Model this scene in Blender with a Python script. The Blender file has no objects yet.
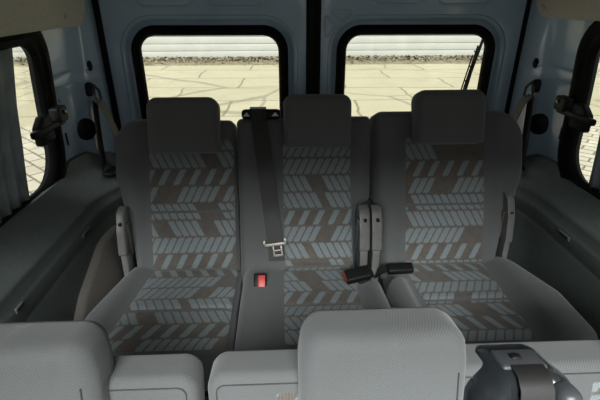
import bpy, bmesh, math, random
from mathutils import Vector as V, Matrix
random.seed(7)
S = bpy.context.scene
COL = S.collection
PI = math.pi

# ------------------------------------------------------------------ helpers
def sm(a, b, x):
    t = max(0., min(1., (x-a)/(b-a))) if a != b else float(x > a)
    return t*t*(3-2*t)

def wloc(o):
    p = V((0, 0, 0))
    while o is not None:
        p += o.location; o = o.parent
    return p

def obj(name, verts, faces, mat, parent=None, smooth=True, uvs=None, kind=None, label=None):
    off = wloc(parent) if parent else V((0, 0, 0))
    me = bpy.data.meshes.new(name)
    me.from_pydata([tuple(V(v)-off) for v in verts], [], faces)
    bm = bmesh.new(); bm.from_mesh(me)
    if uvs is not None:
        bm.verts.ensure_lookup_table()
        l = bm.loops.layers.uv.new('UVMap')
        for f in bm.faces:
            for lp in f.loops: lp[l].uv = uvs[lp.vert.index]
    bmesh.ops.remove_doubles(bm, verts=bm.verts, dist=1e-5)
    bmesh.ops.recalc_face_normals(bm, faces=bm.faces)
    for f in bm.faces: f.smooth = smooth
    bm.to_mesh(me); bm.free()
    o = bpy.data.objects.new(name, me); COL.objects.link(o)
    if parent: o.parent = parent
    me.materials.append(mat)
    if smooth:
        try: me.set_sharp_from_angle(angle=math.radians(50))
        except Exception: pass
    if kind: o['kind'] = kind
    if label: o['label'] = label
    return o

def tag(o, label, cat, group=None):
    o['label'] = label; o['category'] = cat
    if group: o['group'] = group
    return o

def thing(name, label, cat, loc, group=None):
    o = bpy.data.objects.new(name, None); COL.objects.link(o)
    o.location = loc; o.empty_display_size = .05
    return tag(o, label, cat, group)

class MB:
    def __init__(s): s.v = []; s.f = []
    def add(s, v, f):
        n = len(s.v); s.v += [V(p) for p in v]; s.f += [tuple(i+n for i in q) for q in f]; return s
    def rbox(s, c, size, r=.005, rot=None, seg=3):
        """rounded box: subdivided cube pushed onto a fillet"""
        hx, hy, hz = [d/2 for d in size]; r = min(r, hx, hy, hz)
        def ax(h):
            a = [-h + r*(1-math.cos(PI/2*i/seg)) for i in range(seg+1)]
            b = [-x for x in reversed(a)]
            return a + b if h-r > 1e-6 else a+b[1:]
        bm = bmesh.new(); cache = {}
        A = [ax(hx), ax(hy), ax(hz)]
        def vert(p):
            k = tuple(round(q, 6) for q in p)
            if k not in cache:
                q = V((max(-(hx-r), min(hx-r, p[0])), max(-(hy-r), min(hy-r, p[1])), max(-(hz-r), min(hz-r, p[2]))))
                d = V(p)-q
                if d.length > 1e-9: q = q + d.normalized()*r
                cache[k] = bm.verts.new(q)
            return cache[k]
        for a in range(3):
            b, c2 = (a+1) % 3, (a+2) % 3
            for sgn in (0, -1):
                for i in range(len(A[b])-1):
                    for j in range(len(A[c2])-1):
                        q = []
                        for (ii, jj) in ((i, j), (i+1, j), (i+1, j+1), (i, j+1)):
                            p = [0, 0, 0]; p[a] = A[a][sgn]; p[b] = A[b][ii]; p[c2] = A[c2][jj]; q.append(vert(p))
                        if len(set(q)) >= 3:
                            u = []
                            [u.append(x) for x in q if x not in u]
                            try: bm.faces.new(u)
                            except ValueError: pass
        M = (rot or Matrix.Identity(3))
        bm.verts.ensure_lookup_table(); bm.verts.index_update()
        vs = [M @ v.co + V(c) for v in bm.verts]
        fs = [[v.index for v in f.verts] for f in bm.faces]
        bm.free()
        return s.add(vs, fs)
    def tube(s, pts, r, n=8, cap=True, r2=None):
        pts = [V(p) for p in pts]; N = len(pts); rings = []
        up = None
        for i, p in enumerate(pts):
            t = (pts[min(i+1, N-1)]-pts[max(i-1, 0)]).normalized()
            if up is None:
                up = V((0, 0, 1)) if abs(t.z) < .9 else V((1, 0, 0))
            a = t.cross(up).normalized(); up = a.cross(t).normalized()
            rr = r if r2 is None else r+(r2-r)*i/(N-1)
            rings.append([p + a*rr*math.cos(2*PI*k/n) + up*rr*math.sin(2*PI*k/n) for k in range(n)])
        vs = [q for R in rings for q in R]
        fs = [(i*n+k, i*n+(k+1) % n, (i+1)*n+(k+1) % n, (i+1)*n+k) for i in range(N-1) for k in range(n)]
        if cap: fs += [tuple(range(n)), tuple(range((N-1)*n, N*n))]
        return s.add(vs, fs)
    def ribbon(s, pts, wd, w, th):
        """strap through pts; wd = width direction(s)"""
        pts = [V(p) for p in pts]; N = len(pts); vs = []
        for i, p in enumerate(pts):
            t = (pts[min(i+1, N-1)]-pts[max(i-1, 0)]).normalized()
            d = V(wd[i] if isinstance(wd, list) else wd).normalized()
            ww = w[i] if isinstance(w, list) else w
            nn = t.cross(d).normalized()
            for a, b in ((-.5, -.5), (.5, -.5), (.5, .5), (-.5, .5)):
                vs.append(p + d*ww*a + nn*th*b)
        fs = [(i*4+k, i*4+(k+1) % 4, i*4+4+(k+1) % 4, i*4+4+k) for i in range(N-1) for k in range(4)]
        fs += [(0, 1, 2, 3), tuple(range(4*N-4, 4*N))]
        return s.add(vs, fs)
    def prism(s, poly, o, eu, ev, en, d, bev=0.):
        """extruded polygon with chamfered front rim; n runs 0..d"""
        o, eu, ev, en = V(o), V(eu), V(ev), V(en); n = len(poly)
        cu = sum(p[0] for p in poly)/n; cv = sum(p[1] for p in poly)/n
        def P(u, v, k): return o+eu*u+ev*v+en*k
        R = [[P(u, v, 0) for u, v in poly], [P(u, v, d-bev) for u, v in poly]]
        if bev:
            q = inset(poly, bev); R.append([P(u, v, d) for u, v in q])
        m = len(R); vs = [x for r in R for x in r]
        fs = [(i*n+k, i*n+(k+1) % n, (i+1)*n+(k+1) % n, (i+1)*n+k) for i in range(m-1) for k in range(n)]
        fs += [tuple(range(n)), tuple(range((m-1)*n, m*n))]
        return s.add(vs, fs)
    def build(s, name, mat, parent=None, **k):
        return obj(name, s.v, s.f, mat, parent, **k)

def rpoly(c, seg=6, step=None):
    """rounded polygon from (u, v, radius) corners"""
    out = []; n = len(c)
    for i in range(n):
        p = V(c[i][:2]); a = V(c[i-1][:2]); b = V(c[(i+1) % n][:2]); r = c[i][2]
        d1 = (a-p); d2 = (b-p); l1, l2 = d1.length, d2.length; d1.normalize(); d2.normalize()
        if r <= 0: out.append(tuple(p)); continue
        ang = d1.angle(d2)
        if abs(ang-PI) < .02: out.append(tuple(p)); continue
        t = min(r/math.tan(ang/2), l1*.49, l2*.49)
        A = p+d1*t; B = p+d2*t
        for k in range(seg+1):
            s_ = k/seg
            # quadratic-ish arc
            w = 1/math.sqrt(2)
            q = (A*(1-s_)**2 + p*2*s_*(1-s_)*w + B*s_**2)/((1-s_)**2+2*s_*(1-s_)*w+s_**2)
            out.append((q.x, q.y))
    if step:
        o2 = []
        for i in range(len(out)):
            a = V(out[i]); b = V(out[(i+1) % len(out)]); m = max(1, int((b-a).length/step))
            for k in range(m): o2.append(tuple(a+(b-a)*k/m))
        out = o2
    return out

def normals2(poly):
    n = len(poly); area = sum(poly[i][0]*poly[(i+1) % n][1]-poly[(i+1) % n][0]*poly[i][1] for i in range(n))
    sg = 1 if area > 0 else -1; N = []
    for i in range(n):
        a = V(poly[i-1]); b = V(poly[(i+1) % n]); t = (b-a).normalized()
        N.append(V((t.y, -t.x))*sg)
    return N

def inset(poly, d):
    N = normals2(poly); n = len(poly)
    q = [V((p[0]-m.x*d, p[1]-m.y*d)) for p, m in zip(poly, N)]
    for _ in range(12):                       # merge runs that would fold over at tight corners
        bad = [i for i in range(n) if (q[(i+1) % n]-q[i]).dot(V(poly[(i+1) % n])-V(poly[i])) < -1e-9]
        if not bad: break
        done = set()
        for i in bad:
            if i in done: continue
            a = i; b = i
            while (a-1) % n in bad and (a-1) % n not in done and (b-a) < n//3: a -= 1
            while (b+1) % n in bad and (b-a) < n//3: b += 1
            ids = [k % n for k in range(a-1, b+3)]
            for k in range(a, b+1): done.add(k % n)
            m = V((0, 0))
            for k in ids: m += q[k]
            m /= len(ids)
            for k in ids: q[k] = m.copy()
    return [(p.x, p.y) for p in q]

def pad(name, poly, T, r, fr, mat, parent, h=lambda u, v: 0., rb=None, puff=.0, **kw):
    """upholstered pad: filleted outline, front surface T + h(u, v)"""
    o, eu, ev, en = [V(x) for x in fr]; rb = rb or min(r, T*.3); n = len(poly)
    cu = sum(p[0] for p in poly)/n; cv = sum(p[1] for p in poly)/n
    rings = []
    bi = inset(poly, rb)
    rings.append([(cu+(u-cu)*.5, cv+(v-cv)*.5, 0) for u, v in bi])
    for k in range(4):
        a = PI/2*k/3; q = inset(poly, rb*(1-math.sin(a)))
        rings.append([(u, v, rb*(1-math.cos(a))) for u, v in q])
    for k in range(7):
        a = PI/2*k/6; q = inset(poly, r*(1-math.cos(a)))
        rings.append([(u, v, T-r+r*math.sin(a)) for u, v in q])
    q = inset(poly, r)
    for s_ in (.94, .88, .82, .75, .68, .6, .52, .44, .36, .28, .2, .12, .05):
        rings.append([(cu+(u-cu)*s_, cv+(v-cv)*s_, T) for u, v in q])
    vs = []; uv = []
    for R in rings:
        for u, v, k in R:
            f = sm(T-r-.001, T, k)
            vs.append(o+eu*u+ev*v+en*(k+h(u, v)*f)); uv.append((u*1.0+(T-k)*.6*(1 if u > cu else -1), v+(T-k)*(1 if v > cv else -1)))
    m = len(rings)
    fs = [(i*n+k, i*n+(k+1) % n, (i+1)*n+(k+1) % n, (i+1)*n+k) for i in range(m-1) for k in range(n)]
    fs += [tuple(range(n)), tuple(range((m-1)*n, m*n))]
    return obj(name, vs, fs, mat, parent, uvs=uv, **kw)

def insert(name, ul, ur, v0, v1, T, fr, mat, parent, h, seed=0., nu=22, nv=22, lift=.005, label=None):
    """raised fabric panel lying on a pad; ul/ur are functions of v"""
    o, eu, ev, en = [V(x) for x in fr]; vs = []; uv = []
    for j in range(nv+1):
        tv = j/nv; v = v0+(v1-v0)*tv
        for i in range(nu+1):
            tu = i/nu; u = ul(v)+(ur(v)-ul(v))*tu
            e = min(tu, 1-tu)*(ur(v)-ul(v)); e2 = min(tv, 1-tv)*abs(v1-v0)
            d = min(e, e2)
            k = lift*(sm(0, .012, d)*1.35-.35)
            vs.append(o+eu*u+ev*v+en*(T+h(u, v)+k)); uv.append((u+seed, v+seed*.77))
    W = nu+1
    fs = [(j*W+i, j*W+i+1, (j+1)*W+i+1, (j+1)*W+i) for j in range(nv) for i in range(nu)]
    return obj(name, vs, fs, mat, parent, uvs=uv, label=label)

def sweep_loop(mb, poly, prof, o, eu, ev, en):
    """profile [(outward offset, n)] carried round a closed outline"""
    o, eu, ev, en = V(o), V(eu), V(ev), V(en); n = len(poly); m = len(prof); N = normals2(poly); vs = []
    for a, k in prof:
        for p, q in zip(poly, N): vs.append(o+eu*(p[0]+q.x*a)+ev*(p[1]+q.y*a)+en*k)
    fs = [(i*n+k, i*n+(k+1) % n, (i+1)*n+(k+1) % n, (i+1)*n+k) for i in range(m-1) for k in range(n)]
    return mb.add(vs, fs)

# ------------------------------------------------------------------ materials
def newmat(name):
    m = bpy.data.materials.new(name); m.use_nodes = True
    nt = m.node_tree; b = nt.nodes['Principled BSDF']
    return m, nt, b
def link(nt, a, b): nt.links.new(a, b)
def setv(sock, x, nt):
    if hasattr(x, 'is_linked') or hasattr(x, 'links'): nt.links.new(x, sock)
    else: sock.default_value = x
def mth(nt, op, a, b=None, c=None):
    n = nt.nodes.new('ShaderNodeMath'); n.operation = op
    setv(n.inputs[0], a, nt)
    if b is not None: setv(n.inputs[1], b, nt)
    if c is not None: setv(n.inputs[2], c, nt)
    return n.outputs[0]
def mix(nt, f, a, b):
    n = nt.nodes.new('ShaderNodeMix'); n.data_type = 'RGBA'
    setv(n.inputs['Factor'], f, nt)
    setv(n.inputs[6], a if not isinstance(a, tuple) else (*a, 1), nt); setv(n.inputs[7], b if not isinstance(b, tuple) else (*b, 1), nt)
    return n.outputs[2]
def noise(nt, scale, detail=3, vec=None, rough=.5):
    n = nt.nodes.new('ShaderNodeTexNoise'); n.inputs['Scale'].default_value = scale; n.inputs['Detail'].default_value = detail
    n.inputs['Roughness'].default_value = rough
    if vec is None:
        t = nt.nodes.new('ShaderNodeTexCoord'); vec = t.outputs['Object']
    nt.links.new(vec, n.inputs['Vector']); return n.outputs['Fac']
def bump(nt, b, h, st=.3, d=.001):
    n = nt.nodes.new('ShaderNodeBump'); n.inputs['Strength'].default_value = st; n.inputs['Distance'].default_value = d
    nt.links.new(h, n.inputs['Height']); nt.links.new(n.outputs[0], b.inputs['Normal'])
def ramp(nt, f, lo, hi):
    n = nt.nodes.new('ShaderNodeMapRange'); setv(n.inputs[0], f, nt); n.inputs[1].default_value = lo; n.inputs[2].default_value = hi
    return n.outputs[0]

def plain(name, col, rough=.6, metal=0., var=.12, sc=30., bsc=None, bst=.2, spec=.5, coat=0.):
    m, nt, b = newmat(name)
    f = noise(nt, sc, 4)
    c2 = tuple(min(1, x*(1+var)) for x in col); c1 = tuple(x*(1-var) for x in col)
    link(nt, mix(nt, ramp(nt, f, .3, .7), c1, c2), b.inputs['Base Color'])
    b.inputs['Roughness'].default_value = rough; b.inputs['Metallic'].default_value = metal
    b.inputs['Specular IOR Level'].default_value = spec
    b.inputs['Coat Weight'].default_value = coat
    if bsc: bump(nt, b, noise(nt, bsc, 3), bst)
    return m

def weave(nt, per=.0034):
    """diagonal rib of the upholstery cloth"""
    t = nt.nodes.new('ShaderNodeTexCoord'); s = nt.nodes.new('ShaderNodeSeparateXYZ'); link(nt, t.outputs['UV'], s.inputs[0])
    a = mth(nt, 'ADD', mth(nt, 'MULTIPLY', s.outputs[0], .75), mth(nt, 'MULTIPLY', s.outputs[1], -.65))
    return mth(nt, 'SINE', mth(nt, 'MULTIPLY', a, 2*PI/per))

def fabric(name, col, rib=.2):
    m, nt, b = newmat(name)
    w = ramp(nt, weave(nt), -1, 1)
    c = mix(nt, w, tuple(x*(1-rib) for x in col), tuple(x*(1+rib) for x in col))
    f = noise(nt, 900, 2)
    c = mix(nt, mth(nt, 'MULTIPLY', ramp(nt, f, .35, .7), .35), c, tuple(min(1, x*1.5) for x in col))
    g = noise(nt, 9, 4)
    c = mix(nt, mth(nt, 'MULTIPLY', ramp(nt, g, .45, .75), .22), c, tuple(x*y for x, y in zip(col, (.86, .80, .70))))
    link(nt, c, b.inputs['Base Color'])
    b.inputs['Roughness'].default_value = .95; b.inputs['Specular IOR Level'].default_value = .15
    b.inputs['Sheen Weight'].default_value = .25; b.inputs['Sheen Roughness'].default_value = .5
    bump(nt, b, mth(nt, 'ADD', w, f), .35, .0006)
    return m

def pattern_fabric(name):
    m, nt, b = newmat(name)
    t = nt.nodes.new('ShaderNodeTexCoord'); s = nt.nodes.new('ShaderNodeSeparateXYZ'); 
    wn_ = nt.nodes.new('ShaderNodeTexNoise'); wn_.inputs['Scale'].default_value = 260; wn_.inputs['Detail'].default_value = 2; link(nt, t.outputs['UV'], wn_.inputs['Vector'])
    va = nt.nodes.new('ShaderNodeVectorMath'); va.operation = 'MULTIPLY_ADD'; link(nt, wn_.outputs['Color'], va.inputs[0]); va.inputs[1].default_value = (.007, .007, 0); link(nt, t.outputs['UV'], va.inputs[2])
    link(nt, va.outputs[0], s.inputs[0])
    u, v = s.outputs[0], s.outputs[1]
    H = .060; W = .0265
    q = mth(nt, 'DIVIDE', v, H); r = mth(nt, 'FLOOR', q); fv = mth(nt, 'FRACT', q)
    pr = mth(nt, 'FLOORED_MODULO', mth(nt, 'FLOOR', mth(nt, 'DIVIDE', r, 2)), 2)
    sg = mth(nt, 'SUBTRACT', mth(nt, 'MULTIPLY', pr, 2), 1)
    uu = mth(nt, 'ADD', mth(nt, 'DIVIDE', u, W), mth(nt, 'MULTIPLY', mth(nt, 'MULTIPLY', sg, mth(nt, 'SUBTRACT', fv, .5)), 1.15))
    uu = mth(nt, 'ADD', uu, mth(nt, 'MULTIPLY', r, .37))
    c = mth(nt, 'FLOOR', uu); fu = mth(nt, 'FRACT', uu)
    du = mth(nt, 'ABSOLUTE', mth(nt, 'SUBTRACT', fu, .5)); dv = mth(nt, 'ABSOLUTE', mth(nt, 'SUBTRACT', fv, .5))
    # rounded block mask
    du2 = mth(nt, 'MAXIMUM', mth(nt, 'SUBTRACT', du, .22), 0.); dv2 = mth(nt, 'MAXIMUM', mth(nt, 'SUBTRACT', dv, .31), 0.)
    rad = mth(nt, 'SQRT', mth(nt, 'ADD', mth(nt, 'POWER', du2, 2.), mth(nt, 'POWER', mth(nt, 'MULTIPLY', dv2, 1.3), 2.)))
    k = nt.nodes.new('ShaderNodeMapRange'); link(nt, rad, k.inputs[0]); k.inputs[1].default_value = .25; k.inputs[2].default_value = .12
    mask = k.outputs[0]
    cmb = nt.nodes.new('ShaderNodeCombineXYZ'); link(nt, mth(nt, 'MULTIPLY', c, .27), cmb.inputs[0]); link(nt, mth(nt, 'MULTIPLY', r, .61), cmb.inputs[1])
    ns = noise(nt, 1., 0, cmb.outputs[0])
    dense = mth(nt, 'GREATER_THAN', ns, .42)
    # some rows carry only every second block
    alt = mth(nt, 'FLOORED_MODULO', c, 2)
    sparse = mth(nt, 'LESS_THAN', mth(nt, 'FLOORED_MODULO', r, 5), .5)
    pres = mth(nt, 'MAXIMUM', mth(nt, 'MULTIPLY', dense, mth(nt, 'SUBTRACT', 1., sparse)), mth(nt, 'MULTIPLY', sparse, alt))
    mk = mth(nt, 'MULTIPLY', mask, pres)
    f = noise(nt, 420, 3, t.outputs['UV']); f2 = noise(nt, 28, 3, t.outputs['UV'])
    base = mix(nt, ramp(nt, f2, .35, .7), (.118, .108, .097), (.155, .138, .118))
    base = mix(nt, ramp(nt, f, .3, .75), base, (.08, .076, .072))
    hz = mth(nt, 'SINE', mth(nt, 'MULTIPLY', s.outputs[0], 2*PI/.0052))
    base = mix(nt, mth(nt, 'MULTIPLY', ramp(nt, mth(nt, 'ADD', hz, mth(nt, 'MULTIPLY', f2, 1.2)), .9, 1.5), .55), base, (.21, .16, .13))
    blk = mix(nt, ramp(nt, f, .3, .7), (.125, .15, .16), (.30, .335, .345))
    link(nt, mix(nt, mk, base, blk), b.inputs['Base Color'])
    b.inputs['Roughness'].default_value = .95; b.inputs['Specular IOR Level'].default_value = .15
    b.inputs['Sheen Weight'].default_value = .2
    bump(nt, b, mth(nt, 'ADD', mth(nt, 'MULTIPLY', mk, 1.5), f), .4, .0008)
    return m

M = {}
M['fab'] = fabric('grey_cloth', (.118, .122, .122))
M['pat'] = pattern_fabric('block_pattern_cloth')
M['paint'] = plain('slate_blue_paint', (.37, .49, .62), .2, 0, .06, 6, coat=.5)
M['trim'] = plain('grey_green_plastic', (.105, .123, .116), .5, 0, .08, 60, 700, .25)
M['arch'] = plain('brown_grey_carpet', (.20, .185, .165), .95, 0, .2, 300, 900, .5)
M['rub'] = plain('black_rubber', (.006, .006, .006), .65, 0, .2, 40, spec=.12)
M['blk'] = plain('black_plastic', (.009, .010, .010), .5, 0, .2, 50, spec=.25)
M['dgry'] = plain('dark_grey_gloss_plastic', (.022, .025, .028), .25, 0, .1, 50, coat=.2)
M['gry'] = plain('mid_grey_plastic', (.06, .064, .068), .4, 0, .08, 50)
M['cover'] = plain('warm_grey_plastic', (.17, .168, .16), .45, 0, .08, 50)
M['thread'] = plain('dark_thread', (.05, .052, .05), .9)
M['roof'] = plain('dark_roof_liner', (.16, .16, .15), .9, 0, .06, 60)
M['beige'] = plain('beige_liner', (.52, .50, .43), .85, 0, .06, 80, 500, .3)
M['strap'] = plain('black_webbing', (.016, .015, .014), .5, 0, .2, 300, 900, .4)
M['strap2'] = plain('grey_webbing', (.15, .135, .115), .7, 0, .15, 300, 900, .4)
M['metal'] = plain('zinc_plated_steel', (.30, .29, .26), .5, 1., .1, 40)
M['red'] = plain('red_button', (.5, .02, .015), .4, 0, .08, 60)
M['white'] = plain('white_print', (.8, .8, .78), .5)
M['floor'] = plain('dark_rubber_floor', (.05, .052, .055), .6, 0, .2, 60, 200)
M['fence'] = plain('cream_boards', (0.238, 0.238, 0.198), .7, 0, .05, 2)
M['curt'] = plain('grey_green_curtain', (.27, .31, .32), .9, 0, .25, 14, 60, .3)

def glass():
    m = bpy.data.materials.new('window_glass'); m.use_nodes = True; nt = m.node_tree
    for n in list(nt.nodes): nt.nodes.remove(n)
    o = nt.nodes.new('ShaderNodeOutputMaterial'); t = nt.nodes.new('ShaderNodeBsdfTransparent'); g = nt.nodes.new('ShaderNodeBsdfGlossy')
    t.inputs[0].default_value = (.955, .955, .94, 1); g.inputs['Roughness'].default_value = .02
    fr = nt.nodes.new('ShaderNodeFresnel'); ge = nt.nodes.new('ShaderNodeNewGeometry'); link(nt, mth(nt, 'MULTIPLY_ADD', ge.outputs['Backfacing'], 1/1.45-1.45, 1.45), fr.inputs[0])
    mx = nt.nodes.new('ShaderNodeMixShader'); link(nt, fr.outputs[0], mx.inputs[0]); link(nt, t.outputs[0], mx.inputs[1]); link(nt, g.outputs[0], mx.inputs[2])
    link(nt, mx.outputs[0], o.inputs[0]); return m
M['glass'] = glass()

def concrete():
    m, nt, b = newmat('cracked_concrete_slabs')
    t = nt.nodes.new('ShaderNodeTexCoord'); mp = nt.nodes.new('ShaderNodeMapping'); link(nt, t.outputs['Object'], mp.inputs[0])
    mp.inputs['Rotation'].default_value = (0, 0, .03)
    w = nt.nodes.new('ShaderNodeTexNoise'); w.inputs['Scale'].default_value = .8; w.inputs['Detail'].default_value = 5
    link(nt, mp.outputs[0], w.inputs['Vector'])
    va = nt.nodes.new('ShaderNodeVectorMath'); va.operation = 'MULTIPLY_ADD'; link(nt, w.outputs['Color'], va.inputs[0]); va.inputs[1].default_value = (.35, .35, 0); link(nt, mp.outputs[0], va.inputs[2])
    br = nt.nodes.new('ShaderNodeTexBrick'); link(nt, va.outputs[0], br.inputs['Vector'])
    br.inputs['Scale'].default_value = 1; br.inputs['Brick Width'].default_value = 2.6; br.inputs['Row Height'].default_value = 1.35
    br.inputs['Mortar Size'].default_value = .035; br.inputs['Mortar Smooth'].default_value = .6
    br.inputs['Color1'].default_value = (0.238, 0.216, 0.132, 1); br.inputs['Color2'].default_value = (0.265, 0.242, 0.151, 1); br.inputs['Mortar'].default_value = (0.093, 0.077, 0.043, 1)
    vo = nt.nodes.new('ShaderNodeTexVoronoi'); vo.feature = 'DISTANCE_TO_EDGE'; vo.inputs['Scale'].default_value = .27; link(nt, va.outputs[0], vo.inputs['Vector'])
    cr = nt.nodes.new('ShaderNodeMapRange'); link(nt, vo.outputs['Distance'], cr.inputs[0]); cr.inputs[1].default_value = .004; cr.inputs[2].default_value = .014; cr.inputs[3].default_value = 1; cr.inputs[4].default_value = 0
    n = noise(nt, 1.6, 6, mp.outputs[0], .65)
    c = mix(nt, mth(nt, 'MULTIPLY', ramp(nt, n, .45, .75), .45), br.outputs['Color'], (0.174, 0.151, 0.083))
    c = mix(nt, mth(nt, 'MULTIPLY', cr.outputs[0], .6), c, (0.074, 0.062, 0.034))
    c = mix(nt, mth(nt, 'MULTIPLY', noise(nt, 25, 4, mp.outputs[0]), .25), c, (0.303, 0.287, 0.212))
    link(nt, c, b.inputs['Base Color']); b.inputs['Roughness'].default_value = .9
    return m
def pavers():
    m, nt, b = newmat('block_paving')
    t = nt.nodes.new('ShaderNodeTexCoord'); mp = nt.nodes.new('ShaderNodeMapping'); link(nt, t.outputs['Object'], mp.inputs[0])
    mp.inputs['Rotation'].default_value = (0, 0, .75)
    br = nt.nodes.new('ShaderNodeTexBrick'); link(nt, mp.outputs[0], br.inputs['Vector'])
    br.inputs['Scale'].default_value = 1; br.inputs['Brick Width'].default_value = .36; br.inputs['Row Height'].default_value = .19
    br.inputs['Mortar Size'].default_value = .018; br.inputs['Mortar Smooth'].default_value = .4
    br.inputs['Color1'].default_value = (0.272, 0.246, 0.178, 1); br.inputs['Color2'].default_value = (0.318, 0.291, 0.216, 1); br.inputs['Mortar'].default_value = (0.093, 0.081, 0.053, 1)
    n = noise(nt, 3, 5, mp.outputs[0], .6)
    link(nt, mix(nt, mth(nt, 'MULTIPLY', ramp(nt, n, .45, .75), .35), br.outputs['Color'], (0.204, 0.178, 0.125)), b.inputs['Base Color']); b.inputs['Roughness'].default_value = .9
    return m
M['conc'] = concrete(); M['pave'] = pavers()
M['leaf'] = plain('dry_leaf_litter', (0.105, 0.087, 0.050), .9, 0, .6, 9)
M['leaf2'] = plain('verge_soil', (0.130, 0.112, 0.062), .95, 0, .4, 6, 30, .5)

# ------------------------------------------------------------------ outdoors
def quad_obj(name, x0, x1, y0, y1, z, t, mat, **k):
    mb = MB(); v = [(x0, y0, z-t), (x1, y0, z-t), (x1, y1, z-t), (x0, y1, z-t), (x0, y0, z), (x1, y0, z), (x1, y1, z), (x0, y1, z)]
    mb.add(v, [(0, 1, 2, 3), (4, 5, 6, 7), (0, 1, 5, 4), (1, 2, 6, 5), (2, 3, 7, 6), (3, 0, 4, 7)])
    return mb.build(name, mat, smooth=False, **k)
quad_obj('paved_ground', -30, 30, -14, 7.4, -.7, .1, M['pave'], kind='structure')
quad_obj('concrete_ground', -30, 30, 7.4, 14.35, -.7, .1, M['conc'], kind='structure')
quad_obj('soil_strip', -30, 30, 14.35, 16.4, -.69, .1, M['leaf2'], kind='structure')
fe = thing('fence', 'cream horizontal board fence beyond the leaf-strewn verge', 'fence', (0, 16, -.69))
mb = MB()
for k in range(9):
    mb.rbox((0, 15.95, -.67+.235*k+.10), (50, .05, .226), .02)
mb.build('board_panel', M['fence'], fe)
vs = []; fs = []
for i in range(9000):
    x = random.uniform(-16, 16); y = 15.85-abs(random.gauss(0, .55)); 
    if y < 14.1: continue
    a = random.uniform(0, 6.28); s = random.uniform(.03, .075); z = -.685+random.uniform(0, .05)
    tl = random.uniform(-.6, .6)
    c = V((x, y, z+.02)); e1 = V((math.cos(a), math.sin(a), tl))*s; e2 = V((-math.sin(a), math.cos(a), random.uniform(-.6, .6)))*s*.55
    n = len(vs); vs += [c-e1, c+e2, c+e1+V((0, 0, .01)), c-e2]; fs.append((n, n+1, n+2, n+3))
lf = obj('leaf_litter', vs, fs, M['leaf'], smooth=False, uvs=[(0, 0)]*len(vs), kind='stuff')
tag(lf, 'dry brown leaves and grit lying along the foot of the board fence', 'leaves')

# ------------------------------------------------------------------ van shell
def wx(z):            # half width of the body at height z (tumblehome)
    return .885 - .055*sm(.75, 1.7, z)
CEIL = 1.72
def side_wall(s, name, yE, z0, z1, w1y0):
    """painted side wall with two rounded window openings and the corner pillar"""
    mb = MB()
    holes = [(w1y0, yE, z0, z1), (-1.30, w1y0-.16, z0, z1)]
    yb = [(w1y0-.08, yE+.06), (-1.40, w1y0-.08)]
    zb0, zb1 = .55, CEIL+.02
    for (a, b, c, d), (ya, yb_) in zip(holes, yb):
        inn = rpoly([(a, c, .10), (b, c, .12), (b, d, .07), (a, d, .07)], 8, .06)
        n = len(inn)
        # outer points on the rectangle by radial projection
        cy, cz = (ya+yb_)/2, (c+d)/2
        out = []
        for u, v in inn:
            # push outward along nearest side, corners kept by clamping
            du, dv = u-cy, v-cz
            fu = (yb_-cy)/du if du > 0 else (ya-cy)/du if du < 0 else 1e9
            fv = (zb1-cz)/dv if dv > 0 else (zb0-cz)/dv if dv < 0 else 1e9
            f = min(fu, fv); out.append([cy+du*f, cz+dv*f])
        for cor in ((ya, zb0), (yb_, zb0), (yb_, zb1), (ya, zb1)):
            i = min(range(n), key=lambda k: (out[k][0]-cor[0])**2+(out[k][1]-cor[1])**2); out[i] = list(cor)
        K = 6; vs = []
        for k in range(K+1):
            for p, q in zip(inn, out):
                y = p[0]+(q[0]-p[0])*k/K; z = p[1]+(q[1]-p[1])*k/K
                vs.append((s*wx(z), y, z))
        fs = [(k*n+i, k*n+(i+1) % n, (k+1)*n+(i+1) % n, (k+1)*n+i) for k in range(K) for i in range(n)]
        m0 = len(vs)
        for p in inn: vs.append((s*(wx(p[1])+.018), p[0], p[1]))
        fs += [(i, (i+1) % n, m0+(i+1) % n, m0+i) for i in range(n)]
        mb.add(vs, fs)
    # lower band down to the floor
    vs = []; ys = [-1.4+i*.2 for i in range(15)]; ys = [y for y in ys if y < yE+.06]+[yE+.06]
    for z in (-.02, .3, .55):
        for y in ys: vs.append((s*wx(z), y, z))
    n = len(ys); mb.add(vs, [(j*n+i, j*n+i+1, (j+1)*n+i+1, (j+1)*n+i) for j in range(2) for i in range(n-1)])
    # corner pillar, horizontal section swept upward
    prof = [(yE+.06, 0), (1.50, .004), (1.53, .010), (1.555, .020), (1.575, .034), (1.585, .046), (1.60, .050), (1.66, .055), (1.695, .062), (1.72, .075), (1.74, .085), (1.80, .085)]
    zs = [-.02, .3, .6, .8, .95, 1.075, 1.083, 1.09, 1.115, 1.122, 1.13, 1.25, 1.4, CEIL+.02]
    bead = {1.083: .005, 1.122: .005}
    vs = []
    for z in zs:
        for y, d in prof: 
            x = wx(z)-d-bead.get(z, 0); k = sm(1.60, 1.735, y); vs.append((s*(x+(.802-x)*k), y, z))
    n = len(prof); mb.add(vs, [(j*n+i, j*n+i+1, (j+1)*n+i+1, (j+1)*n+i) for j in range(len(zs)-1) for i in range(n-1)])
    return mb.build(name, M['paint'], kind='structure')
WL = dict(yE=1.385, z0=.79, z1=1.243, w1y0=.12)
WR = dict(yE=1.41, z0=.765, z1=1.243, w1y0=.12)
side_wall(-1, 'wall_left', **WL); side_wall(1, 'wall_right', **WR)

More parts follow.
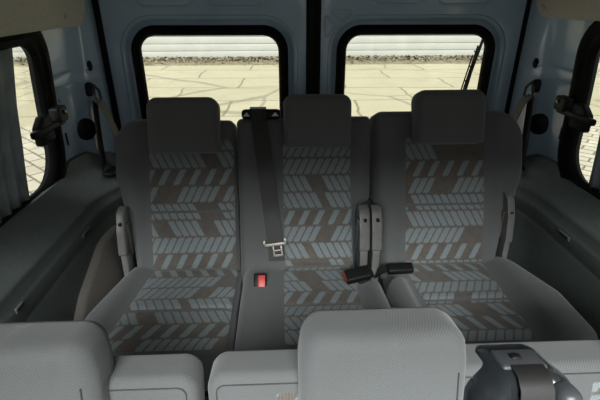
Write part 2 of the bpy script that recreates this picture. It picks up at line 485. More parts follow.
def window(s, idx, y0, y1, z0, z1):
    """rubber framed side window"""
    root = bpy.data.objects.new('window_%d' % idx, None); COL.objects.link(root); root['kind'] = 'structure'
    root.location = (s*.88, (y0+y1)/2, (z0+z1)/2)
    poly = rpoly([(y0, z0, .10), (y1, z0, .12), (y1, z1, .07), (y0, z1, .07)], 8, .05)
    mb = MB()
    prof = [(-.012, -.022), (-.018, -.006), (-.010, .006), (.004, .010), (.010, .004), (.020, .004), (.028, .013), (.046, .016), (.060, .010), (.066, -.004)]
    N = normals2(poly); n = len(poly); vs = []
    for a, k in prof:
        for p, q in zip(poly, N):
            y, z = p[0]+q.x*a, p[1]+q.y*a
            vs.append((s*(wx(z)-k), y, z))
    fs = [(i*n+k, i*n+(k+1) % n, (i+1)*n+(k+1) % n, (i+1)*n+k) for i in range(len(prof)-1) for k in range(n)]
    mb.add(vs, fs); mb.build('window_frame', M['rub'], root)
    q = inset(poly, .004); vs = [(s*(wx(z)+.020), y, z) for y, z in q]+[(s*(wx(z)+.024), y, z) for y, z in q]
    mg = MB().add(vs, [tuple(range(n)), tuple(range(n, 2*n))]+[(i, (i+1) % n, n+(i+1) % n, n+i) for i in range(n)])
    mg.build('pane', M['glass'], root, smooth=False)
window(-1, 1, .12, WL['yE'], WL['z0'], WL['z1']); window(1, 2, .12, WR['yE'], WR['z0'], WR['z1'])
window(-1, 3, -1.30, -.04, WL['z0'], WL['z1']); window(1, 4, -1.30, -.04, WR['z0'], WR['z1'])

# floor, ceiling, front with windscreen opening
quad_obj('floor', -.94, .94, -1.5, 1.9, -.02, .06, M['floor'], kind='structure')
quad_obj('ceiling', -.86, .86, -.36, 1.84, CEIL+.08, .08, M['roof'], kind='structure')
mb = MB()
mb.rbox((0, -1.47, .39), (1.86, .1, .80), .03)
mb.build('wall_front', M['trim'], kind='structure')
# raked windscreen from the dashboard up to the roof edge
WA, WB = V((0, -1.42, .80)), V((0, -.36, 1.74))
wt = (WB-WA).normalized(); wn = V((0, -wt.z, wt.y))
MB().prism(rpoly([(-.82, 0, .03), (.82, 0, .03), (.78, (WB-WA).length, .05), (-.78, (WB-WA).length, .05)], 5), WA, (1, 0, 0), wt, wn, .006, 0).build('window_5', M['glass'], kind='structure', smooth=False)

# beige side liners above the windows
for s, nm, zb, ye in ((-1, 'trim_1', 1.262, 1.63), (1, 'trim_2', 1.285, 1.66)):
    cor = rpoly([(-1.42, zb, 0), (ye, zb, .05), (ye, CEIL, 0), (-1.42, CEIL, 0)], 6, .08)
    vs = []; n = len(cor)
    def lx(z): return wx(z)-.012-.06*sm(zb, CEIL, z)-.012*sm(zb+.03, zb, z)*0
    for d in (0, .014):
        for y, z in cor:
            vs.append((s*(lx(z)-d-.02*sm(1.45, 1.7, y)*1.9), y, z))
    # grid filling so the sheet can follow the wall
    fs = [(i, (i+1) % n, n+(i+1) % n, n+i) for i in range(n)]
    q = [(cy_, z) for cy_, z in inset(cor, .012)]
    for y, z in q: vs.append((s*(lx(z)-.020-.02*sm(1.45, 1.7, y)*1.9), y, z))
    fs += [(n+i, n+(i+1) % n, 2*n+(i+1) % n, 2*n+i) for i in range(n)]
    fs += [tuple(range(2*n, 3*n))]
    t = obj(nm, vs, fs, M['beige'], kind='structure')
    by = 1.52 if s < 0 else 1.62
    mb = MB(); bz = 1.30 if s < 0 else 1.315
    mb.prism(rpoly([(-.013, -.013, .013), (.013, -.013, .013), (.013, .013, .013), (-.013, .013, .013)], 5), (s*(lx(bz)-.02-.02*sm(1.45, 1.7, by)*1.9), by, bz), (0, 1, 0), (0, 0, 1), (-s, 0, 0), .005, .002)
    mb.build('push_clip', M['beige'], t)

# ------------------------------------------------------------------ rear doors
YD = 1.75
def bead(root, poly, r=.005, y=YD, name='pressed_rib'):
    mb = MB(); sweep_loop(mb, poly, [(-r*1.6, .001), (-r*.9, -r*.7), (0, -r*1.1), (r*.9, -r*.7), (r*1.6, .001)], (0, y, 0), (1, 0, 0), (0, 0, 1), (0, 1, 0))
    mb.build(name, M['paint'], root)
def rear_door(idx, x0, x1, wx0, wx1):
    """slate blue inner door skin with a rounded window opening"""
    root = bpy.data.objects.new('door_%d' % idx, None); COL.objects.link(root); root['kind'] = 'structure'
    root.location = ((x0+x1)/2, YD, 0)
    z0, z1 = .70, 1.243
    inn = rpoly([(wx0, z0, .06), (wx1, z0, .06), (wx1, z1, .085), (wx0, z1, .085)], 10, .03)
    N = normals2(inn); n = len(inn)
    prof = [(0, .0), (.004, .016), (.020, .016), (.026, .010), (.030, .0), (.034, -.002)]
    vs = []
    for a, k in prof:
        for p, q in zip(inn, N): vs.append((p[0]+q.x*a, YD+k, p[1]+q.y*a))
    cx, cz = (wx0+wx1)/2, (z0+z1)/2; xa, xb, za, zb = x0, x1, -.02, CEIL
    out = []
    for p, q in zip(inn, N):
        u, v = p[0]-cx, p[1]-cz
        f = min((xb-cx)/u if u > 0 else (xa-cx)/u if u < 0 else 1e9, (zb-cz)/v if v > 0 else (za-cz)/v if v < 0 else 1e9)
        out.append([cx+u*f, cz+v*f])
    for cor in ((xa, za), (xb, za), (xb, zb), (xa, zb)):
        i = min(range(n), key=lambda k: (out[k][0]-cor[0])**2+(out[k][1]-cor[1])**2); out[i] = list(cor)
    for p in out: vs.append((p[0], YD, p[1]))
    for p in out: vs.append((p[0], YD+.04, p[1]))
    m = len(prof)+2
    fs = [(i*n+k, i*n+(k+1) % n, (i+1)*n+(k+1) % n, (i+1)*n+k) for i in range(m-1) for k in range(n)]
    vs2 = [(p[0], YD+.04, p[1]) for p in inn]; b0 = len(vs); vs += vs2
    fs += [(i, (i+1) % n, b0+(i+1) % n, b0+i) for i in range(n)]
    fs += [((m-1)*n+i, (m-1)*n+(i+1) % n, b0+(i+1) % n, b0+i) for i in range(n)]
    obj('door_skin', vs, fs, M['paint'], root)
    # rubber frame
    mb = MB(); sweep_loop(mb, inn, [(-.022, .035), (-.028, .012), (-.020, -.004), (-.004, -.010), (.006, -.004), (.010, .017)], (0, YD, 0), (1, 0, 0), (0, 0, 1), (0, 1, 0))
    mb.build('window_gasket', M['rub'], root)
    bead(root, [(p[0]+q.x*.040, p[1]+q.y*.040) for p, q in zip(inn, N)], .0055)
    q = inset(inn, .004); vs = [(u, YD+.028, v) for u, v in q]+[(u, YD+.032, v) for u, v in q]
    MB().add(vs, [tuple(range(n)), tuple(range(n, 2*n))]+[(i, (i+1) % n, n+(i+1) % n, n+i) for i in range(n)]).build('pane', M['glass'], root, smooth=False)
    return root
dl = rear_door(1, -.83, -.002, -.690, -.112)
dr = rear_door(2, .002, .84, .096, .700)
def rrect(a, b, c, d, r): return rpoly([(a, c, r), (b, c, r), (b, d, r), (a, d, r)], 7, .04)
bead(dl, rrect(-.645, -.455, 1.316, 1.40, .025)); bead(dl, rrect(-.398, -.195, 1.316, 1.40, .025))
bead(dr, rrect(.215, .395, 1.322, 1.40, .025)); bead(dr, rrect(.460, .655, 1.322, 1.40, .025))
bead(dr, rpoly([(.048, 1.302, .008), (.150, 1.302, .012), (.100, 1.262, .008)], 5, .03), .004)
bead(dr, rpoly([(.036, 1.290, .008), (.076, 1.250, .008), (.036, 1.196, .012)], 5, .03), .004)
# door seals
mb = MB()
for x in (-.794,):
    mb.rbox((x, YD-.010, .85), (.019, .03, 1.74), .010)
mb.build('trim_3', M['rub'], kind='structure')
MB().rbox((.804, YD-.010, .85), (.019, .03, 1.74), .010).build('trim_4', M['rub'], kind='structure')
mb = MB().rbox((-.016, YD-.006, .85), (.034, .030, 1.74), .010).rbox((.012, YD-.002, .85), (.020, .02, 1.74), .005)
mb.build('trim_5', M['rub'], kind='structure')
MB().rbox((0, YD+.02, CEIL+.04), (1.74, .12, .10), .01).build('wall_rear', M['paint'], kind='structure')
# body edge strip (bright painted return beside each seal)
MB().rbox((-.808, YD-.026, .85), (.010, .03, 1.74), .005).build('trim_6', M['paint'], kind='structure')
MB().rbox((.818, YD-.026, .85), (.010, .03, 1.74), .005).build('trim_7', M['paint'], kind='structure')

# wiper outside the right rear window
wp = thing('rear_wiper', 'black rear wiper resting upright outside the right-hand back window', 'wiper', (.66, 1.85, .97))
mb = MB(); A = V((.655, 1.86, .93)); B = V((.702, 1.86, 1.19))
mb.tube([A, A+(B-A)*.5+V((0, .01, 0)), B], .006, 6); mb.build('wiper_arm', M['blk'], wp)
mb = MB(); d = (B-A).normalized(); o2 = V((-.014, -.005, 0))
mb.tube([A+o2+d*.0, A+o2+d*.24], .0035, 6); mb.tube([A+o2*1.8, A+o2*1.8+d*.2], .003, 5)
for k in range(4): mb.tube([A+d*(.02+.06*k), A+o2*1.8+d*(.04+.06*k)], .0025, 5)
mb.build('wiper_blade', M['rub'], wp)

# ------------------------------------------------------------------ side lower trim
def side_trim(s, name, zs, zi):
    """moulded plastic ledge and side panel"""
    ys = [-1.38, -.8, -.2, .3, .6, .9, 1.1, 1.25, 1.34, 1.40, 1.45, 1.50, 1.55, 1.60, 1.66, 1.72]
    vs = []; P = None
    for y in ys:
        c = sm(1.38, 1.62, y)          # pocket around the belt at the back
        inn = .805-.055*c
        up = .032*sm(1.40, 1.43, y)*(1-sm(1.55, 1.60, y))
        out = wx(zs)-.002-.05*sm(1.45, 1.62, y)
        # lower front run drops towards the seats
        prof = [(out+.004, zs+.012+up), (out-.012, zs+.010+up), (out-.020, zs-.004+up*.1), (inn+.012, zi+.008-.01*c), (inn+.004, zi+.002-.01*c), (inn, zi-.008-.01*c),
                (inn-.001, zi-.030), (inn-.010, zi-.038), (inn-.013, zi-.050), (inn-.013, zi-.085), (inn-.010, zi-.092), (inn-.012, zi-.098), (inn-.014, zi-.11), (inn-.004, .30), (inn-.004, .0)]
        vs += [(s*x, y, z) for x, z in prof]; P = len(prof)
    mb = MB().add(vs, [(j*P+i, j*P+i+1, (j+1)*P+i+1, (j+1)*P+i) for j in range(len(ys)-1) for i in range(P-1)])
    t = mb.build(name, M['trim'], kind='structure')
    return t
tl = side_trim(-1, 'trim_8', .790, .700); trr = side_trim(1, 'trim_9', .755, .695)
# slots in the side panels
def slot(par, s, y, z, L=.07):
    mb = MB(); a = V((s*.791, y-L/2, z)); b = V((s*.791, y+L/2, z))
    mb.rbox((s*.7905, y, z), (.006, L, .016), .003); mb.build('slot_surround', M['trim'], par)
    MB().rbox((s*.7875, y, z+.001), (.004, L*.8, .007), .002).build('slot', M['blk'], par)
slot(tl, -1, .885, .655, .035); slot(tl, -1, 1.29, .638, .06); slot(trr, 1, 1.20, .640, .06)

# wheel arch cover beside the left seat
poly = rpoly([(.80, .02, 0), (1.52, .02, 0), (1.52, .57, .02), (1.34, .56, .10), (1.15, .48, .10), (1.02, .37, .1), (.95, .22, .1)], 6, .05)
wa = MB().prism(poly, (-.80, 0, 0), (0, 1, 0), (0, 0, 1), (1, 0, 0), .035, .012).build('wheel_arch_cover', M['arch'])
tag(wa, 'brown-grey carpeted wheel arch cover between left side panel and left seat', 'wheel arch cover')

# curtains behind the side frames
def curtain(s, y0, y1, z0, z1, name, label, sl):
    vs = []; n = 60; R = 8
    for j in range(R+1):
        z = z0+(z1-z0)*j/R
        for i in range(n+1):
            t = i/n; y = y0+(y1-sl*(1-j/R)-y0)*t
            a = .006+.003*math.sin(j*.9)
            vs.append((s*(wx(z)+.010)+a*math.sin(t*46+.5*math.sin(j)), y, z))
    fs = [(j*(n+1)+i, j*(n+1)+i+1, (j+1)*(n+1)+i+1, (j+1)*(n+1)+i) for j in range(R) for i in range(n)]
    o = obj(name, vs, fs, M['curt'], kind=None)
    md = o.modifiers.new('t', 'SOLIDIFY'); md.thickness = .002
    return tag(o, label, 'curtain')
curtain(-1, .85, 1.275, .80, 1.235, 'window_curtain', 'grey-green pleated curtain drawn across the left side window', .075)
curtain(1, .95, 1.33, .775, 1.235, 'window_curtain', 'narrow strip of grey curtain at the right side window', .03)

# ------------------------------------------------------------------ pillar fittings
def catch(s, y, z, lab):
    t = thing('window_catch', lab, 'window catch', (s*wx(z), y, z), None)
    x = s*(wx(z)-.028)
    MB().rbox((x, y+.075, z+.005), (.035, .06, .05), .008).build('bracket', M['blk'], t)
    mb = MB().rbox((x, y+.0, z-.018), (.022, .19, .022), .007)
    mb.prism(rpoly([(-.055, -.040, .01), (.03, -.040, .01), (.03, .042, .01), (-.02, .042, .01), (-.055, .015, .01)], 4), (s*(wx(z)-.012), y-.01, z-.02), (0, 1, 0), (0, 0, 1), (-s, 0, 0), .022, .005)
    mb.build('lever', M['blk'], t)
    MB().tube([(x-s*.018, y+.08, z+.012), (x-s*.024, y+.08, z+.012)], .006, 10).build('screw', M['dgry'], t)
catch(-1, 1.33, 1.005, 'black plastic window catch on the left side window frame')
catch(1, 1.385, 1.010, 'black plastic window catch on the right side window frame')

def disc(mb, c, nrm, r, d, n=20, flat=1.):
    c = V(c); nn = V(nrm).normalized(); a = V((0, 1, 0)); a = (a-nn*a.dot(nn)).normalized(); b = nn.cross(a)
    poly = [(r*math.cos(2*PI*k/n), r*flat*math.sin(2*PI*k/n)) for k in range(n)]
    mb.prism(poly, c, a, b, nn, d, min(d*.4, r*.2)); return mb
for s in (-1, 1):
    w = 'left' if s < 0 else 'right'
    g = disc(MB(), (s*.8475, 1.572, .912), (-s*.75, -.66, 0), .037, .007, 24, 1.1).build('access_cap', M['blk'])
    tag(g, 'round black access cap low on the %s rear pillar' % w, 'cap')
    y, z = (1.625, 1.128)
    g = disc(MB(), (s*.812, y, z), (-s, -.1, 0), .014, .006, 16, 1.3)
    tag(g.build('hole_plug', M['rub']), 'small oval black plug above the belt anchor on the %s rear pillar' % w, 'plug')
    MB().rbox((s*.872, 1.475, 1.055), (.004, .008, .05), .002).build('pillar_slot', M['blk'], bpy.data.objects['wall_left' if s < 0 else 'wall_right'])
    MB().rbox((s*.874, 1.475, .905), (.004, .008, .045), .002).build('pillar_slot', M['blk'], bpy.data.objects['wall_left' if s < 0 else 'wall_right'])
MB().rbox((.872, 1.505, 1.055), (.004, .008, .05), .002).build('pillar_slot', M['blk'], bpy.data.objects['wall_right'])

def pillar_belt(s, lab):
    yA = 1.60; zA = 1.035; x = s*.806
    t = thing('seat_belt', lab, 'seat belt', (s*.82, yA, .74), None)
    # anchor loop
    MB().rbox((s*.818, yA, zA+.015), (.028, .034, .05), .012).build('anchor_cover', M['blk'], t)
    mb = MB(); L = [(x-s*.012, yA-.030, zA-.022), (x-s*.012, yA-.020, zA+.012), (x-s*.006, yA, zA+.030), (x-s*.012, yA+.022, zA+.008), (x-s*.012, yA+.030, zA-.026), (x-s*.012, yA, zA-.030), (x-s*.012, yA-.030, zA-.022)]
    mb.tube(L, .0048, 8); mb.build('anchor_loop', M['gry'], t)
    # rear (dark) run and front (lighter) run of webbing
    wd = (0, 1, .1)
    mb = MB().ribbon([(x, yA, zA-.02), (x+s*.002, yA-.01, .95), (x+s*.004, yA-.02, .86), (x+s*.004, yA-.03, .745)], wd, [.040, .044, .046, .046], .003)
    mb.build('strap', M['strap'], t)
    mb = MB().ribbon([(x-s*.008, yA, zA-.022), (x-s*.020, yA+.012, .99), (x-s*.040, yA+.025, .90), (x-s*.055, yA+.035, .80), (x-s*.065, yA+.035, .70)], wd, [.044, .046, .044, .040, .036], .003)
    mb.build('strap', M['strap2'], t, label='lighter grey run of webbing')
    MB().rbox((s*.79, 1.575, .742), (.05, .075, .02), .008).build('belt_slot', M['blk'], t)
pillar_belt(-1, 'grey seat belt hanging from the left rear pillar anchor')
pillar_belt(1, 'grey seat belt hanging from the right rear pillar anchor')

# ------------------------------------------------------------------ rear seats
ev = V((0, .20, .505)).normalized(); en = V((0, -ev.z, ev.y))
TB = .13
B0 = V((0, 1.30, .475))                     # front face of the backrests, v = 0
FB = (B0-en*TB, V((1, 0, 0)), ev, en)
TC = .13
cv = V((0, -1, .02)).normalized(); cn = V((0, .02, 1)).normalized()
FC = (V((0, 1.335, .475))-cn*TC, V((1, 0, 0)), cv, cn)

def bolster(u, l, r_, a=.045, w=.03): return a*(sm(l, l-w*1.6, u)+sm(r_, r_+w*1.6, u))*.5

def seat_back(parent, poly, ul, ur, top, seed, h, seams=(.205,)):
    b = pad('backrest', poly, TB, .028, FB, M['fab'], parent, h)
    vs = [-.002]+list(seams)+[top]
    for i in range(len(vs)-1):
        insert('fabric_panel', lambda v: ul, lambda v: ur, vs[i]+.0015, vs[i+1]-.0015, TB, FB, M['pat'], parent, h, seed)
    return b
def headrest(parent, xc, w, vb, hh, th, fr, T, lean=0., name='headrest', r=.03, mat='fab', xs=1.):
    """padded block sitting on the front of the backrest top"""
    o, eu, ev_, en_ = fr
    poly = rpoly([(xc-w/2*.97, vb, .02), (xc+w/2*.97, vb, .02), (xc+w/2, vb+hh, .035), (xc-w/2, vb+hh, .035)], 6, .02)
    o2 = V(o)+V(en_)*T
    def h(u, v): return .006*(1-((u-xc)/(w/2))**2)-.012*sm(vb+.06, vb, v)
    hd = pad(name, poly, th, r, (o2, eu, ev_, en_), M[mat], parent, h, rb=r*.9)
    return hd

def hA(u, v): return bolster(u, -.598, -.30, .03)+.006*sm(.0, .25, v)*(1-sm(.3, .5, v))
def hB(u, v): return bolster(u, -.133, .112, .012)
def hC(u, v): return bolster(u, .302, .594, .03)+.005*sm(.0, .25, v)*(1-sm(.3, .5, v))

dbl = thing('bench_seat', 'rear two-place seat in grey cloth with patterned panels, lap buckles and two headrests', 'seat', (-.25, 1.2, 0))
sgl = thing('single_seat', 'rear single seat in grey patterned cloth beside the right wall, with its own headrest', 'seat', (.47, 1.2, 0))

polyA = rpoly([(-.650, -.06, .03), (-.292, -.06, .01), (-.292, .2, 0), (-.300, .525, .02), (-.716, .535, .10), (-.716, .34, .1), (-.665, .10, .1)], 7, .022)
polyB = rpoly([(-.288, -.06, .01), (.118, -.06, .01), (.122, .14, .03), (.128, .215, .02), (.180, .235, .02), (.186, .535, .02), (-.292, .53, .02), (-.288, .2, 0)], 6, .022)
polyC = rpoly([(.222, -.06, .01), (.630, -.06, .03), (.655, .08, .05), (.735, .32, .1), (.738, .553, .13), (.196, .55, .03), (.194, .235, .02), (.216, .205, .02)], 7, .022)
seat_back(dbl, polyA, -.598, -.302, .46, 0., hA, (.205,))
seat_back(dbl, polyB, -.133, .112, .46, 3.31, hB, (.205,))
seat_back(sgl, polyC, .303, .594, .46, 7.77, hC, (.215,))
for par, x, w_, v_, hh_ in ((dbl, -.462, .240, .408, .186), (dbl, -.010, .234, .422, .178), (sgl, .445, .246, .428, .183)):
    o = headrest(par, x, w_, v_, hh_, .095, FB, TB-.012)

# seat cushions
def lin(a, b, v, v1=.38): return a+(b-a)*v/v1
def cush(parent, poly, ul, ur, h, seed, seam, vend):
    pad('seat_cushion', poly, TC, .04, FC, M['fab'], parent, h)
    vs = [.035, seam, vend]
    for i in range(2):
        insert('fabric_panel', ul, ur, vs[i]+.002, vs[i+1]-.002, TC, FC, M['pat'], parent, h, seed)
def hL(u, v):
    l = lin(-.585, -.640, v); return .028*sm(l, l-.05, u)-.02*sm(.06, .0, v)
def hM(u, v):
    return .014*sm(-.140, -.185, u)*sm(.0, .08, v)+.030*sm(.120, .160, u)*sm(.12, .16, v)-.02*sm(.06, 0, v)
def hR(u, v):
    r_ = lin(.592, .585, v); l = lin(.285, .300, v)
    return .030*sm(r_, r_+.06, u)+.030*sm(l, l-.04, u)*sm(.12, .16, v)-.02*sm(.06, 0, v)
pL = rpoly([(-.285, -.01, .01), (-.285, .48, .03), (-.735, .48, .06), (-.735, .30, .1), (-.69, .10, .1), (-.655, -.01, .04)], 7, .022)
pM = rpoly([(-.278, -.01, .01), (.115, -.01, .01), (.125, .125, .02), (.195, .155, .03), (.215, .48, .04), (-.278, .48, .03)], 7, .022)
pR = rpoly([(.235, -.01, .01), (.235, .10, .02), (.212, .155, .03), (.228, .48, .04), (.755, .48, .06), (.760, .25, .1), (.70, .07, .08), (.66, -.01, .04)], 7, .022)
cush(dbl, pL, lambda v: lin(-.590, -.640, v), lambda v: -.295, hL, 1.9, .262, .44)
cush(dbl, pM, lambda v: -.137, lambda v: .112, hM, 5.2, .257, .44)
cush(sgl, pR, lambda v: lin(.290, .315, v), lambda v: lin(.592, .580, v), hR, 9.3, .25, .44)

# seat frames under the cushions
for par, xs in ((dbl, (-.62, .10)), (sgl, (.30, .66))):
    mb = MB()
    mb.rbox(((xs[0]+xs[1])/2, 1.10, .315), (xs[1]-xs[0], .40, .04), .01)
    mb.build('seat_frame', M['blk'], par)
    for x in xs:
        for y in (.95, 1.25): MB().tube([(x, y, -.019), (x, y, .30)], .018, 8).build('leg', M['blk'], par)

# hinge covers (slim upright mouldings)
def hinge(par, xc, zt=.715, w=.036, s=1, y=1.295):
    mb = MB()
    poly = rpoly([(-.040, .555, .01), (.045, .555, .01), (.075, .62, .02), (.085, zt-.03, .03), (.055, zt+.01, .03), (.01, zt, .03), (-.020, zt-.06, .04)], 5)
    # outline in (y, z) extruded across x
    mb.prism(poly, (xc-w/2, y, 0), (0, 1, 0), (0, 0, 1), (1, 0, 0), w, .006)
    o = mb.build('hinge_cover', M['cover'], par)
    MB().rbox((xc, y-.010, .665), (.010, .012, .010), .002).build('screw_hole', M['blk'], o)
    mb = MB(); poly = rpoly([(-.045, .39, .01), (.05, .39, .01), (.04, .565, .02), (-.035, .565, .02)], 4)
    mb.prism(poly, (xc-w*.38, y+.005, 0), (0, 1, 0), (0, 0, 1), (1, 0, 0), w*.76, .005)
    mb.build('hinge_bracket', M['cover'], par)
    MB().rbox((xc+s*w*.58, y+.02, .60), (.006, .03, .12), .002).build('hinge_lever', M['metal'], par)
hinge(dbl, .146, .69, s=-1); hinge(sgl, .189, .69, s=1)
hinge(dbl, -.676, .70, .026, 1, 1.30); hinge(sgl, .668, .715, .028, -1, 1.33)

# ------------------------------------------------------------------ middle belt
def onB(u, v, n=.0): return B0 + V((u, 0, 0)) + ev*v + en*n
mb = MB(); R = Matrix((V((1, 0, 0)), ev, en)).transposed()
mb.rbox(onB(-.204, .544, -.030), (.138, .036, .06), .014, R); bg = mb.build('belt_guide', M['blk'], dbl)
for s in (-1, 1):
    c = onB(-.204+s*.050, .541, -.0005)
    mb = MB().prism([(-.012, -.006), (.012, -.006), (0, .008)], c, (1, 0, 0), ev, en, .0025, 0)
    mb.build('arrow_mark', M['white'], bg, smooth=False)
mbelt = thing('seat_belt', 'black three-point belt running down the middle place of the rear bench', 'seat belt', tuple(onB(-.2, 0, .02)))
pts = []; wds = []
for t in [i/16 for i in range(17)]:
    v = .558-.533*t
    x = -.214+.056*min(1, t*1.05)
    n_ = .010+.012*math.sin(PI*min(1, t*1.4)) if t < .75 else .014
    pts.append(onB(x, v, n_)+V((0, 0, 0)))
pts = [onB(-.214, .566, -.035), onB(-.214, .568, -.010)]+pts
MB().ribbon(pts, V((1, 0, 0))*1.0, .056, .0025).build('strap', M['strap'], mbelt)
T0 = onB(-.163, .085, .022); d1 = V((1, 0, .13)).normalized(); d2 = en.cross(d1).normalized(); 
mb = MB(); Rt = Matrix((d1, en.cross(d1)*1, en)).transposed()
mb.rbox(T0, (.080, .014, .007), .003, Rt)
mb.rbox(T0+d1*-.037-en*0+Rt @ V((0, .010, 0)), (.012, .020, .008), .003, Rt); mb.rbox(T0+d1*.037+Rt @ V((0, .010, 0)), (.012, .020, .008), .003, Rt)
for x in (-.014, .014): mb.rbox(T0+Rt @ V((x+.006, -.022, 0)), (.008, .034, .005), .002, Rt)
mb.rbox(T0+Rt @ V((.006, -.040, 0)), (.036, .010, .005), .002, Rt); mb.rbox(T0+Rt @ V((.006, -.022, 0)), (.036, .007, .005), .002, Rt)
mb.build('buckle_tongue', M['metal'], mbelt)

# buckles
def rotm(d, up):
    d = V(d).normalized(); up = V(up); z = (up-d*up.dot(d)).normalized(); y = z.cross(d)
    return Matrix((d, y, z)).transposed()
def buckle(name, lab, c, d, size, red_end, up=(0, 0, 1), group=None, strap=None):
    c = V(c); t = thing(name, lab, 'seat belt buckle', tuple(c-V((0, 0, size[2]/2))), group); R = rotm(d, up)
    MB().rbox(c, size, .007, R).build('housing', M['blk'], t)
    if red_end:
        p = c + R @ V((-size[0]/2+.001, 0, 0))
        MB().rbox(p, (.006, size[1]*.72, size[2]*.68), .002, R).build('release_button', M['red'], t)
    if strap: MB().ribbon([V(q) for q in strap], R @ V((0, 1, 0)), size[1]*.8, .004).build('strap', M['strap'], t)
    return t
# upright stalk sunk into the bench between left and middle places
t = thing('belt_buckle', 'buckle with red button sunk in the plain strip left of the bench middle place', 'seat belt buckle', (-.212, 1.185, .50))
R = rotm((1, 0, 0), (0, -.75, .65)); c = V((-.212, 1.185, .497))
MB().rbox(c, (.042, .052, .026), .006, R).build('housing', M['blk'], t)
MB().rbox(c+R @ V((.005, 0, .0125)), (.024, .040, .006), .002, R).build('release_button', M['red'], t)
buckle('belt_buckle', 'black buckle with red button lying on the right edge of the bench middle place', (.112, 1.185, .515), (1, .15, .15), (.085, .045, .030), True, (-.2, -.5, 1), None,
       [(.14, 1.19, .522), (.165, 1.215, .505), (.18, 1.25, .47)])
buckle('belt_buckle', 'plain black buckle lying at the back left corner of the rear single seat', (.265, 1.225, .508), (1, .05, 0), (.09, .036, .026), False, (0, -.4, 1), None,
       [(.235, 1.225, .512), (.205, 1.235, .50), (.19, 1.26, .46)])

# ------------------------------------------------------------------ second row (nearest the camera)
ev2 = V((0, .10, .50)).normalized(); en2 = V((0, -ev2.z, ev2.y))
F0 = V((0, .380, .34)) - en2*.020; T2 = .08
F2 = (F0+en2*0-en2*T2+V((0, 0, 0)), V((1, 0, 0)), ev2, en2)
def z2v(z): return (z-.34)/ev2.z
def h2(u, v): return 0.
def seamline(par, poly, d, o, n_, e1, e2, h=lambda u, v: 0., rad=.0011):
    q = inset(poly, d); q.append(q[0])
    pts = [V(o)+V((u, 0, 0))+e1*v+e2*(n_+.0012+h(u, v)*.93) for u, v in q]
    MB().tube(pts, rad, 6).build('seam', M['thread'], par)
def back2(par, x0, x1, top, ins, seed):
    poly = rpoly([(x0+.01, 0, .03), (x1-.01, 0, .03), (x1, z2v(top), .03), (x0, z2v(top), .03)], 7, .03)
    b = pad('backrest', poly, T2, .017, F2, M['fab'], par, lambda u, v: .006*sm(z2v(top)-.09, z2v(top)-.10, v)*-1)
    seamline(b, poly, .016, F2[0], T2-.0002, ev2, en2)
    for a, c in ins:
        insert('fabric_panel', lambda v: a, lambda v: c, z2v(.40), z2v(top-.018), T2, F2, M['pat'], par, lambda u, v: -.004, seed)
s1 = thing('single_seat', 'nearest grey seat at the left with a broad light grey headrest', 'seat', (-.5, .3, 0))
s2 = thing('bench_seat', 'nearest two-place seat at the centre and right with a belt guide on its backrest', 'seat', (.22, .3, 0))
back2(s1, -.745, -.272, .822, [(-.66, -.385)], 12.1)
back2(s2, -.258, .74, .824, [(-.158, .13), (.36, .62)], 15.4)
def head2(par, xc, w, zb, zt):
    fr = (F2[0]+V((0, .0, 0)), F2[1], ev2, en2)
    v0, v1 = z2v(zb), z2v(zt)
    poly = rpoly([(xc-w/2, v0, .03), (xc+w/2, v0, .03), (xc+w/2*1.0, v1-.06, .03), (xc+w/2*.93, v1, .035), (xc-w/2*.93, v1, .035), (xc-w/2*1.0, v1-.06, .03)], 7, .018)
    def h(u, v): return .010*(1-((u-xc)/(w/2))**2)+.006*math.sin((v-v0)*16+u*9)*.5
    hd = pad('headrest', poly, .105, .024, (fr[0]+en2*.018, fr[1], ev2, en2), M['fab'], par, h, rb=.04)
    seamline(hd, poly, .020, fr[0]+en2*.018, .105-.024+.024*.986, ev2, en2, h)
    return hd
head2(s1, -.532, .250, .71, .908)
head2(s2, .016, .256, .71, .915)
head2(s2, .550, .256, .71, .915)
# seat cushions and frames of the near row
for par, a, b in ((s1, -.735, -.275), (s2, -.255, .73)):
    FN = (V((0, .37, .30)), V((1, 0, 0)), V((0, -1, .02)).normalized(), V((0, .02, 1)).normalized())
    pad('seat_cushion', rpoly([(a, 0, .03), (b, 0, .03), (b, .46, .05), (a, .46, .05)], 6, .05), .13, .035, FN, M['fab'], par)
    for x in (a+.08, b-.08):
        for y in (.02, .30): MB().tube([(x, y, -.019), (x, y, .31)], .018, 8).build('leg', M['blk'], par)

# belt outlet moulded over the near backrest
def on2(u, z, n): return F0+en2*.020+V((u, 0, 0))+ev2*z2v(z)+en2*n
polyg = rpoly([(.150, z2v(.70), .03), (.335, z2v(.70), .03), (.325, z2v(.805), .04), (.285, z2v(.830), .03), (.200, z2v(.830), .03), (.158, z2v(.805), .04)], 8, .02)
def hg(u, v): return .020*sm(.215, .18, u)*sm(.150, .175, u)-.012*sm(.205, .225, u)*(1-sm(.275, .295, u))
g2 = pad('belt_guide', polyg, .125, .040, (F2[0]+en2*.006, F2[1], ev2, en2), M['dgry'], s2, hg, rb=.03)
R2 = Matrix((V((1, 0, 0)), ev2, en2)).transposed()
MB().rbox(on2(.245, .828, -.030), (.074, .014, .050), .006, R2).build('top_plate', M['gry'], g2)
MB().rbox(on2(.240, .832, -.030), (.018, .014, .014), .004, R2).build('screw', M['blk'], g2)
MB().rbox(on2(.293, .765, .024), (.040, .115, .050), .019, R2).build('side_highlight', M['gry'], g2)  # added lighter grey block: highlight on the housing's rounded right side, put into colour
nb = thing('seat_belt', 'black glossy webbing coming over the nearest backrest through the belt outlet', 'seat belt', (.25, .43, .80))
pp = [on2(.247, .830, -.030), on2(.247, .834, -.006), on2(.247, .830, .014), on2(.246, .816, .028), on2(.244, .79, .036), on2(.242, .78, .038), on2(.240, .72, .038), on2(.238, .60, .02)]
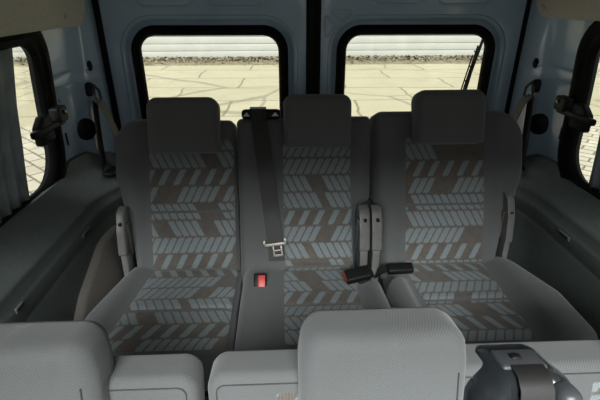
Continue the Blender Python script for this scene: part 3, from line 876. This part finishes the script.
MB().ribbon(pp, V((1, 0, 0)), [.052]*8, .003).build('strap', M['strap'], nb)

# ------------------------------------------------------------------ camera, light
cam = bpy.data.cameras.new('camera'); co = bpy.data.objects.new('camera', cam); COL.objects.link(co)
cam.sensor_width = 36; cam.lens = 36*433/600; cam.clip_start = .02; cam.clip_end = 200
co.location = (-.13, 0, 1.36); co.rotation_euler = (math.radians(90-25.5), 0, math.radians(-2.4))
S.camera = co

w = bpy.data.worlds.new('overcast_sky'); S.world = w; w.use_nodes = True; nt = w.node_tree
bg_ = nt.nodes['Background']; tc = nt.nodes.new('ShaderNodeTexCoord'); n = noise(nt, 2.2, 4, tc.outputs['Generated'])
link(nt, mix(nt, ramp(nt, n, .35, .7), (.90, .95, 1.0), (1., .985, .95)), bg_.inputs[0]); 
sp = nt.nodes.new('ShaderNodeSeparateXYZ'); link(nt, tc.outputs['Generated'], sp.inputs[0])
# overcast sky: brighter overhead than at the horizon
link(nt, mth(nt, 'MULTIPLY', mth(nt, 'ADD', mth(nt, 'MULTIPLY', mth(nt, 'MAXIMUM', sp.outputs[2], 0.), 2.), 1.), .30), bg_.inputs[1])

sun = bpy.data.lights.new('hazy_sun', 'SUN'); sun.energy = 10.8; sun.angle = math.radians(36); sun.color = (.93, .97, 1)
so = bpy.data.objects.new('hazy_sun', sun); COL.objects.link(so); so.location = (0, -4, 6)
so.rotation_euler = (math.radians(90-44), 0, math.radians(-4))
# daylight portals in the window openings (they only guide sampling of the sky)
def portal(name, loc, rot, sx, sy):
    l = bpy.data.lights.new(name, 'AREA'); l.shape = 'RECTANGLE'; l.size = sx; l.size_y = sy; l.cycles.is_portal = True
    o = bpy.data.objects.new(name, l); COL.objects.link(o); o.location = loc; o.rotation_euler = rot
portal('windscreen_daylight', (WA+WB)/2+wn*.03, (math.atan2(-wn.y, wn.z), 0, 0), 1.66, 1.44)
for s, nm in ((-1, 'left'), (1, 'right')):
    for y, L in ((.75, 1.3), (-.67, 1.26)):
        portal('%s_window_daylight' % nm, (s*.96, y, 1.01), (PI/2, 0, s*PI/2), L, .48)
for x, L in ((-.40, .58), (.40, .60)): portal('rear_window_daylight', (x, 1.80, .98), (-PI/2, 0, 0), L, .56)

S.view_settings.view_transform = 'Standard'; S.view_settings.look = 'None'; S.view_settings.gamma = 1; S.view_settings.exposure = 0.28
S.cycles.use_denoising = True; S.cycles.max_bounces = 10; S.cycles.transparent_max_bounces = 12
